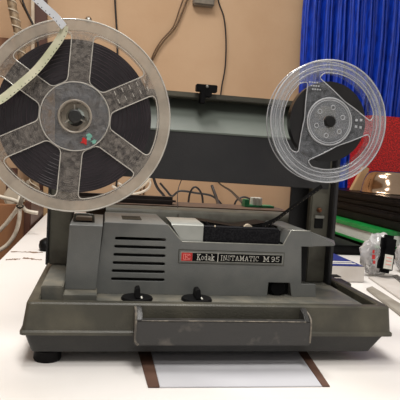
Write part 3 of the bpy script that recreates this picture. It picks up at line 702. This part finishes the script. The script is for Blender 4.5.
# stack of dark flat cases, its long left side running away from the camera
def PX(px, py, x):
    r_ = ray(px, py); r_ = r_ * (x / r_.x); return Vector((r_.x, r_.y, r_.z + CAMZ))
SX = .60
lev = [PX(365, y_, SX).z for y_ in (250.5, 244.0, 241.5, 230.5, 226.0, 215, 208.5, 201.5, 194.5)]
def sbox(n, dx, ya, yb, z0, z1, m, parent=None, bevel=.003, rz=0): 
    return box(n, 0, .33, 0, yb - ya, z0, z1, MT[m], parent, bevel, Matrix.Translation((SX + dx, ya, 0)) @ Matrix.Rotation(math.radians(rz), 4, 'Z'))
SG = 'dark stack by the bowl'
tag(sbox('storage_case', -.006, 1.05, 1.58, .0005, lev[1], 'gloss', bevel=.008), 'thick black case directly under the green binder, bottom of the dark stack', 'case', SG)
tag(box('storage_case', .492, SX - .012, .0 + 1.15, 1.56, .0005, .022, MT['black'], None, .005), 'low black case lying on desk between carton and dark stack', 'case', SG)
gb = thing('ring_binder', 'green binder with white pages showing, in the dark stack', 'binder', (SX + .16, 1.3, lev[1] + .0005))
sbox('cover', -.004, 1.10, 1.56, lev[1] + .0005, lev[2], 'green', gb, .001); sbox('page_block', .0, 1.10, 1.56, lev[2] + .0002, lev[3] - .0002, 'page', gb, .0005)
sbox('cover', -.004, 1.10, 1.56, lev[3], lev[4] , 'green', gb, .001)
for k, (m, dx, lb) in enumerate((('black', .030, 'matt black folder lying on the green binder, set back so green shows'), ('gloss', .024, 'glossy black case second above the green binder'),
        ('black', .030, 'matt black case third above the green binder'), ('gloss', .022, 'shiny black case topping the stack, under the metal bowl'))):
    z0 = lev[4 + k]; z1 = lev[5 + k]
    tag(sbox('storage_case', dx, 1.04 + .01 * k, 1.57, z0 + .0005, z1, m, bevel=.004), lb, 'case', SG)
topc = lev[8] + .0003
# silver bowl upside down
bc_ = P(385, 190, 1.32)
rb_ = .066
pf = [(0, 0), (rb_ * 1.0, 0), (rb_ * 1.02, .0015), (rb_ * .98, .004), (rb_ * .95, .018), (rb_ * .89, .034), (rb_ * .80, .047), (rb_ * .70, .054), (rb_ * .62, .0565), (rb_ * .58, .056), (0, .0565)]
tag(lathe('metal_bowl', pf, (bc_.x, 1.31, topc), (0, 0, 1), MT['chrome'], None, 64, 50), 'shiny metal bowl upturned on the dark stack', 'bowl')
# wooden wedge leaning beside it
c = P(352, 190, 1.42)
prism_ = prism('wooden_wedge', [(c.x - .014, topc), (c.x + .020, topc), (c.x + .034, topc + .062), (c.x + .018, topc + .066)], 1.395, 1.41, MT['woodl'], None)
tag(prism_, 'small pale wooden wedge left of the metal bowl', 'wood block')
# red glitter box behind
g0, g1 = XZ(361, 185, 1.60), XZ(440, 115, 1.60)
gl = prism('glitter_box', fillet([(g0[0], .0005), (g1[0] + .1, .0005), (g1[0] + .1, Z(372, 115, 1.6)), (g0[0], Z(372, 115, 1.6))], [.0, .0, .03, .018]), 1.60, 1.70, MT['glitter'], None, .004)
tag(gl, 'red glittery box standing before the blue curtain', 'box')
# printed carton
k0 = D(333, 296, 0); CY = .87
cz = Z(345, 266.5, CY); cxl, cxr = X(322, 280, CY), X(364, 280, CY)
carton = thing('carton', 'white carton with blue and yellow printed top, beside projector', 'carton', ((cxl + cxr) / 2, CY + .08, 0))
box('carton_body', cxl - .03, cxr, CY, CY + .27, .0005, cz, MT['carton'], carton, .0012)
box('blue_top', cxl - .028, cxr - .002, CY + .002, CY + .268, cz + .0001, cz + .0012, MT['blue'], carton, .0003)
bm = bmesh.new()
addbox(bm, cxl, cxl + .034, CY + .085, CY + .175, cz + .0013, cz + .0018); fin('yellow_panel', bm, MT['yellow'], carton)
bm = bmesh.new()
for k in range(2): addbox(bm, cxl + .008, cxr - .008, CY + .016 + k * .016, CY + .024 + k * .016, cz + .0013, cz + .0018)
fin('white_stripe', bm, MT['white'], carton)
c = P(350, 250, 1.06)
def blob(name, c, r, m, seed, amp=.25, parent=None, sub=4, mats=None):
    random.seed(seed); bm = bmesh.new(); bmesh.ops.create_icosphere(bm, subdivisions=sub, radius=1)
    from mathutils import noise
    for v in bm.verts:
        d = v.co.normalized(); n_ = noise.noise(d * 2.2 + Vector((seed, 0, 0))) + .5 * noise.noise(d * 5 + Vector((0, seed, 0))) + .3 * (1 - abs(noise.noise(d * 9 + Vector((0, 0, seed))))) 
        v.co = Vector((d.x * r[0], d.y * r[1], d.z * r[2])) * (1 + amp * n_)
    mz = min(v.co.z for v in bm.verts); lim = mz * .8
    for v in bm.verts:
        if v.co.z < lim: v.co.z = lim
        v.co += Vector(c)
    return fin(name, bm, m, parent, 28)
# two clear bags with black packs
def bag(px, py, y, r, rz, label, sd, off=.012):
    c = P(px, py, y); zc_ = r[2] * 1.02
    t = thing('plastic_bag', label, 'bag', (c.x, y, 0.004), 'clear bags by the dark stack')
    b_ = blob('bag_film', (c.x, y, zc_), r, MT['bag'], sd, .22, t, 4)
    T = Matrix.Translation((c.x + off, y - r[1] * .9, zc_ + .002)) @ Matrix.Rotation(math.radians(rz), 4, 'Y') @ Matrix.Rotation(math.radians(-8), 4, 'X')
    k_ = box('black_pack', -.002, .026, -.012, .006, -r[2] * .75, r[2] * 1.05, MT['gloss'], t, .006, T)
    box('white_sticker', .004, .0205, -.0128, -.0119, -r[2] * .55, r[2] * .12, MT['white'], k_, .0002, T)
    bm = bmesh.new()
    for j in range(3): addbox(bm, .0070, .0175, -.0132, -.0128, r[2] * (-.02 - .16 * j) - .0006, r[2] * (-.02 - .16 * j) + .0006, T)
    fin('sticker_print', bm, MT['pink'], k_)
    bm = bmesh.new()
    for j, (dx, dz, wx, wz) in enumerate(((-.016, -.004, .0028, .008), (-.0135, -.013, .0022, .006), (-.0175, .005, .0018, .006))):
        addbox(bm, dx - wx, dx + wx, -.010, -.009, dz - wz / 2, dz + wz / 2, T)
    fin('red_print', bm, MT['red'], t)
    return t
bag(377, 255, .93, (.030, .022, .038), 8, 'crumpled clear bag with black pack and white sticker, nearer the carton', 11, -.006)
bag(409, 262, .97, (.026, .024, .034), -8, 'clear bag with black pack cut by the right frame edge', 23, .010)

# flat boards and bits on the desk at right
slab('flat_board', [(366, 290), (372, 288), (412, 313), (402, 318)], .0004, .004, MT['board'], 'narrow grey-beige board lying flat at the right desk corner', 'board')
slab('cardboard_sheet', [(368, 278), (392, 277), (430, 305), (413, 309)], .0004, .003, MT['carton'], 'pale cardboard sheet on desk in front of the clear bags', 'cardboard')
slab('metal_ruler', [(392, 276), (397, 275), (430, 300), (425, 303)], .0034, .0046, MT['steel'], 'thin metal strip on the cardboard at right edge', 'ruler', .0003)

# ------------------------------------------------------------ bits behind the projector
tb = thing('terminal_block', 'green circuit board with white connector behind the projector', 'circuit board', (X(258, 207, .74), .745, rpz))
a0, a1 = X(244, 207, .74), X(273, 209, .74)
box('board', a0, a1, .735, .757, rpz + .0003, rpz + .003, MT['pcb'], tb, .0004)
box('green_housing', a0, a0 + .007, .737, .753, rpz + .003, rpz + .0105, MT['pcb'], tb, .0006)
bm = bmesh.new()
for j in range(3): addbox(bm, a0 + .0115 + j * .0046, a0 + .0157 + j * .0046, .737, .753, rpz + .003, rpz + .0135)
fin('white_connector', bm, MT['white'], tb, bevel=.0005)
def cable(pts, r, m, label, k=8, name='cable', group=None): return tag(tube(name, pts, r, MT[m], None, k), label, 'cable', group)
W = WY - .012
cable([P(114, -20, W), P(115.5, 10, W), P(117, 35, W), P(117.5, 60, W), P(118, 110, W), P(118, 160, W), Vector((P(118, 110, W).x, W, -.2)), Vector((P(118, 110, W).x, W, -.74))], .0032, 'wire', 'black cable hanging straight down the wall behind large reel')
cable([P(216, -12, W), P(219, 3, W), P(224, 18, W), P(226, 42, W), P(225, 68, W), P(221, 92, W), P(218, 130, W), P(216, 176, W), P(232, 192, 1.2), P(243, 203, .84)], .0026, 'wire', 'dark cable running down from wall box behind the lid')
cable([P(190, -8, W), P(184, 8, W), P(175, 28, W), P(163, 42, W), P(155, 55, W), P(148, 75, W), P(146, 110, W), P(146, 160, W), Vector((P(146, 110, W).x, W, -.2)), Vector((P(146, 110, W).x, W, -.74))], .0030, 'wireb', 'brown cable curving down wall left of grey wall box')
cable([P(186, -8, W - .005), P(180, 8, W - .005), P(173, 27, W - .005), P(161, 41, W - .005), P(153, 55, W - .005), P(147, 75, W - .005), P(144, 110, W - .005), P(143, 160, W), Vector((P(142, 110, W).x, W, -.2)), Vector((P(142, 110, W).x, W, -.74))], .0026, 'wireb', 'second brown cable alongside, left of grey wall box')
wb = thing('wall_socket_box', 'grey box fixed on wall at top centre of photo', 'wall box', tuple(P(204, 5, W)))
u0, u1 = XZ(193, 5, 1.93), XZ(215, -14, 1.93)
box('box_body', u0[0], u1[0], 1.918, 1.95, u0[1], u1[1], MT['grey'], wb, .004)
box('cover_plate', u0[0] + .004, u1[0] - .004, 1.915, 1.918, u0[1] + .004, u1[1] - .004, MT['grey'], wb, .001)
nl = lathe('wall_nail', [(0, 0), (.009, 0), (.011, .004), (.006, .009), (0, .010)], P(88.5, 20, 1.95), (0, -1, 0), MT['steel'], None, 16)
tag(nl, 'small pale metal knob on wall just above large reel', 'knob')
# cables on the machine back between projector and wall
cable([P(160, 183, 1.1), P(166, 190, 1.1), P(172, 196, 1.1), P(180, 191, 1.1), P(196, 193, 1.1), P(212, 196, 1.1), P(222, 205, 1.1), P(226, 214, 1.1), P(230, 240, 1.1), Vector((P(232, 240, 1.1).x, 1.1, .003)), Vector((P(250, 240, 1.1).x, 1.1, .003))], .0022, 'wire', 'thin black cable snaking across behind the lid opening')
cable([P(188, 206, 1.0), P(190, 193, 1.0), P(195, 187, 1.0), P(201, 193, 1.0), P(203, 208, 1.0), Vector((P(204, 240, 1.0).x, 1.0, .003)), Vector((P(215, 240, 1.0).x, 1.0, .003))], .0019, 'wire', 'small upright loop of black cable behind the projector')
cable([P(153, 176, 1.2), P(157, 187, 1.2), P(164, 196, 1.2), P(170, 206, 1.2), Vector((P(172, 240, 1.2).x, 1.2, .0035)), Vector((P(190, 240, 1.2).x, 1.2, .0035))], .003, 'wire', 'short black cable sloping down behind large reel edge')
cable([P(212, 186, .9), P(217, 200, .85), P(222, 216, .72), P(231, 229, .615)], .0026, 'wire', 'thick black lead dropping into the projector gate')
cable([P(183, 176, .79), P(178, 190, .78), P(177.5, 205, .70), P(178, 214, .66), P(180, 221, .612)], .0006, 'wire', 'hair-thin black wire dropping to the silver cover')
cable([P(234, 206, 1.0), P(237, 200, 1.0), P(244, 197, 1.0), P(252, 200, 1.0)], .0018, 'wire', 'short curl of black cable left of green board')

# ------------------------------------------------------------ left side: boards, posts, conduit, cables
def post(name, p0, p1, wd, dp, y, m, label, cat, group=None):
    a = P(*p0, y); b = P(*p1, y); o = loft(name, [[(a.x - wd / 2, y, a.z), (a.x + wd / 2, y, a.z), (a.x + wd / 2, y + dp, a.z), (a.x - wd / 2, y + dp, a.z)],
        [(b.x - wd / 2, y, b.z), (b.x + wd / 2, y, b.z), (b.x + wd / 2, y + dp, b.z), (b.x - wd / 2, y + dp, b.z)]], m, None, bevel=.002)
    return tag(o, label, cat, group)
def fl(px, y): # pixel row where a post at column px, depth y, meets the floor
    lo_, hi_ = 150, 900
    for _ in range(40):
        md = (lo_ + hi_) / 2
        if P(px, md, y).z > -.75: lo_ = md
        else: hi_ = md
    return md
post('wooden_post', (40, fl(40, 1.9)), (39.5, -25), .045, .03, 1.905, MT['woodd'], 'dark brown wooden post against wall behind large reel', 'post')
post('wooden_post', (33, fl(33, 1.88)), (32.5, -25), .010, .02, 1.88, MT['cream'], 'slim pale post just left of the dark brown one', 'post')
tag(tube('conduit', [P(9, -15, 1.8), P(13, 10, 1.8), P(18, 32, 1.8), P(22, 55, 1.8), P(27, 100, 1.8), P(32, 160, 1.8), P(36, 200, 1.8), P(38, 300, 1.8), P(39, fl(39, 1.8), 1.8)], .013, MT['conduit'], None, 6, 12), 'spiral-wrapped beige conduit leaning up the wall at left', 'pipe')
bm = bmesh.new(); cp = catmull([P(9, -15, 1.8), P(13, 10, 1.8), P(18, 32, 1.8), P(22, 55, 1.8), P(27, 100, 1.8), P(32, 160, 1.8), P(36, 200, 1.8)], 16); hp = []
for i, p in enumerate(cp):
    for s_ in range(4):
        j = min(i + 1, len(cp) - 1); t = p.lerp(cp[j], s_ / 4); a = (i + s_ / 4) * 1.05; hp.append(t + Vector((math.cos(a) * .0135, math.sin(a) * .0135, 0)))
addtube(bm, hp, .0022, 5); fin('wrap', bm, MT['cream'], bpy.data.objects['conduit'], 60)
cable([P(19, -15, 1.78), P(23, 2, 1.78), P(29, 16, 1.78), P(34, 27, 1.78), P(38, 45, 1.78), P(40, 90, 1.78)], .0030, 'wire', 'thick black cable crossing behind the reel top, left')
cable([P(15, -15, 1.79), P(20, 0, 1.79), P(27, 14, 1.79), P(33, 27, 1.79), P(36, 45, 1.79), P(38, 90, 1.79)], .0022, 'wireb', 'thin brown cable beside the black one, upper left')
# shelf rail and the wooden crate, left
q = XZ(-60, 45, 1.9); q_ = XZ(9, 38, 1.9)
tag(box('wooden_rail', q[0], q_[0], 1.9, 1.95, q[1] - .004, q_[1], MT['wood'], None, .002), 'short orange-brown wooden rail on wall at left edge', 'rail')
crate = thing('wooden_crate', 'warm brown wooden crate standing beyond the left desk edge', 'crate', (-.34, 1.5, -.75))
cz1 = Z(10, 205, 1.45)
box('crate_side', -.62, X(24, 220, 1.45), 1.45, 1.48, -.75, cz1, MT['wood'], crate, .003)
box('crate_side', -.62, X(24, 220, 1.45), 1.70, 1.73, -.75, cz1, MT['wood'], crate, .003)
box('crate_base', -.62, X(24, 220, 1.45), 1.48, 1.70, -.75, -.72, MT['wood'], crate, .003)
box('crate_post', X(24, 220, 1.45) + .001, X(31, 220, 1.45), 1.44, 1.74, -.75, cz1 + .01, MT['woodd'], crate, .003)
post('wooden_board', (-4, fl(-4, 1.76)), (12, 168), .03, .02, 1.78, MT['woodd'], 'dark wooden board slanting up behind the white cables', 'board')
post('wooden_board', (48, fl(48, 1.87)), (46, 150), .02, .02, 1.88, MT['woodl'], 'pale wooden upright directly behind the desk corner', 'board')
post('wooden_board', (32, fl(32, 1.84)), (30, 150), .014, .02, 1.85, MT['woodl'], 'pale narrow upright seen under the large reel', 'board')
pb = tag(prism('paper_sack', [XZ(6, 207, 1.6), XZ(24, 204, 1.6), XZ(27, 188, 1.6), XZ(20, 178, 1.6), XZ(12, 182, 1.6), XZ(2, 196, 1.6)], 1.6, 1.64, MT['cream'], None, .006), 'pale paper packet among cables left of desk', 'packet')
cg = 'white cables left of the desk'
cable([P(-10, 194, 1.3), P(5, 198, 1.3), P(16, 201, 1.3), P(22, 206, 1.3), P(27, 211, 1.3), P(38, 213, 1.3)], .0045, 'wirew', 'white cable running level toward the desk corner', group=cg)
cable([P(-12, 240, 1.32), P(2, 228, 1.32), P(12, 216, 1.32), P(18, 207, 1.32), P(20, 196, 1.34), P(24, 186, 1.36)], .0048, 'wirew', 'white cable bowing from left edge up to the cable tie', group=cg)
cable([P(-8, 254, 1.30), P(6, 246, 1.30), P(15, 234, 1.30), P(19, 220, 1.30), P(20, 207, 1.31), P(22, 196, 1.36)], .0048, 'wirew', 'lowest white cable curving close by the desk edge', group=cg)
cable([P(20, 205, 1.28), P(22, 198, 1.28), P(26, 190, 1.30), P(28, 182, 1.34)], .0048, 'grey', 'short grey cable rising from the cable tie', group=cg)
tag(tube('cable_tie', [P(16.5, 206, 1.27), P(20, 208, 1.262), P(23.5, 206, 1.27), P(20, 204.5, 1.35)], .0016, MT['black'], None, 6, 6, True), 'small black tie bunching the white cables', 'cable tie')
# white cables seen through the lid opening
cable([P(112, 186, 1.35), P(130, 194, 1.35), P(146, 190, 1.35), P(150, 182, 1.35), P(140, 174, 1.35)], .003, 'wirew', 'white cable loop behind the lower right of large reel')
cable([P(118, 183, 1.4), P(132, 192, 1.4), P(142, 204, 1.4), P(146, 214, 1.4)], .003, 'wirew', 'white cable falling behind the dark rear bar')
cable([P(116, 200, 1.3), P(128, 193, 1.3), P(143, 186, 1.3), P(152, 176, 1.3)], .0026, 'cream', 'cream cable crossing behind the large reel rim')
# small black plug on the desk left of the projector
pg = blob('plug', (X(45, 226, 1.1) + .004, 1.10, .010), (.014, .02, .014), MT['black'], 9, .1, None, 3)
tag(pg, 'small black object on desk just left of the upright', 'plug')
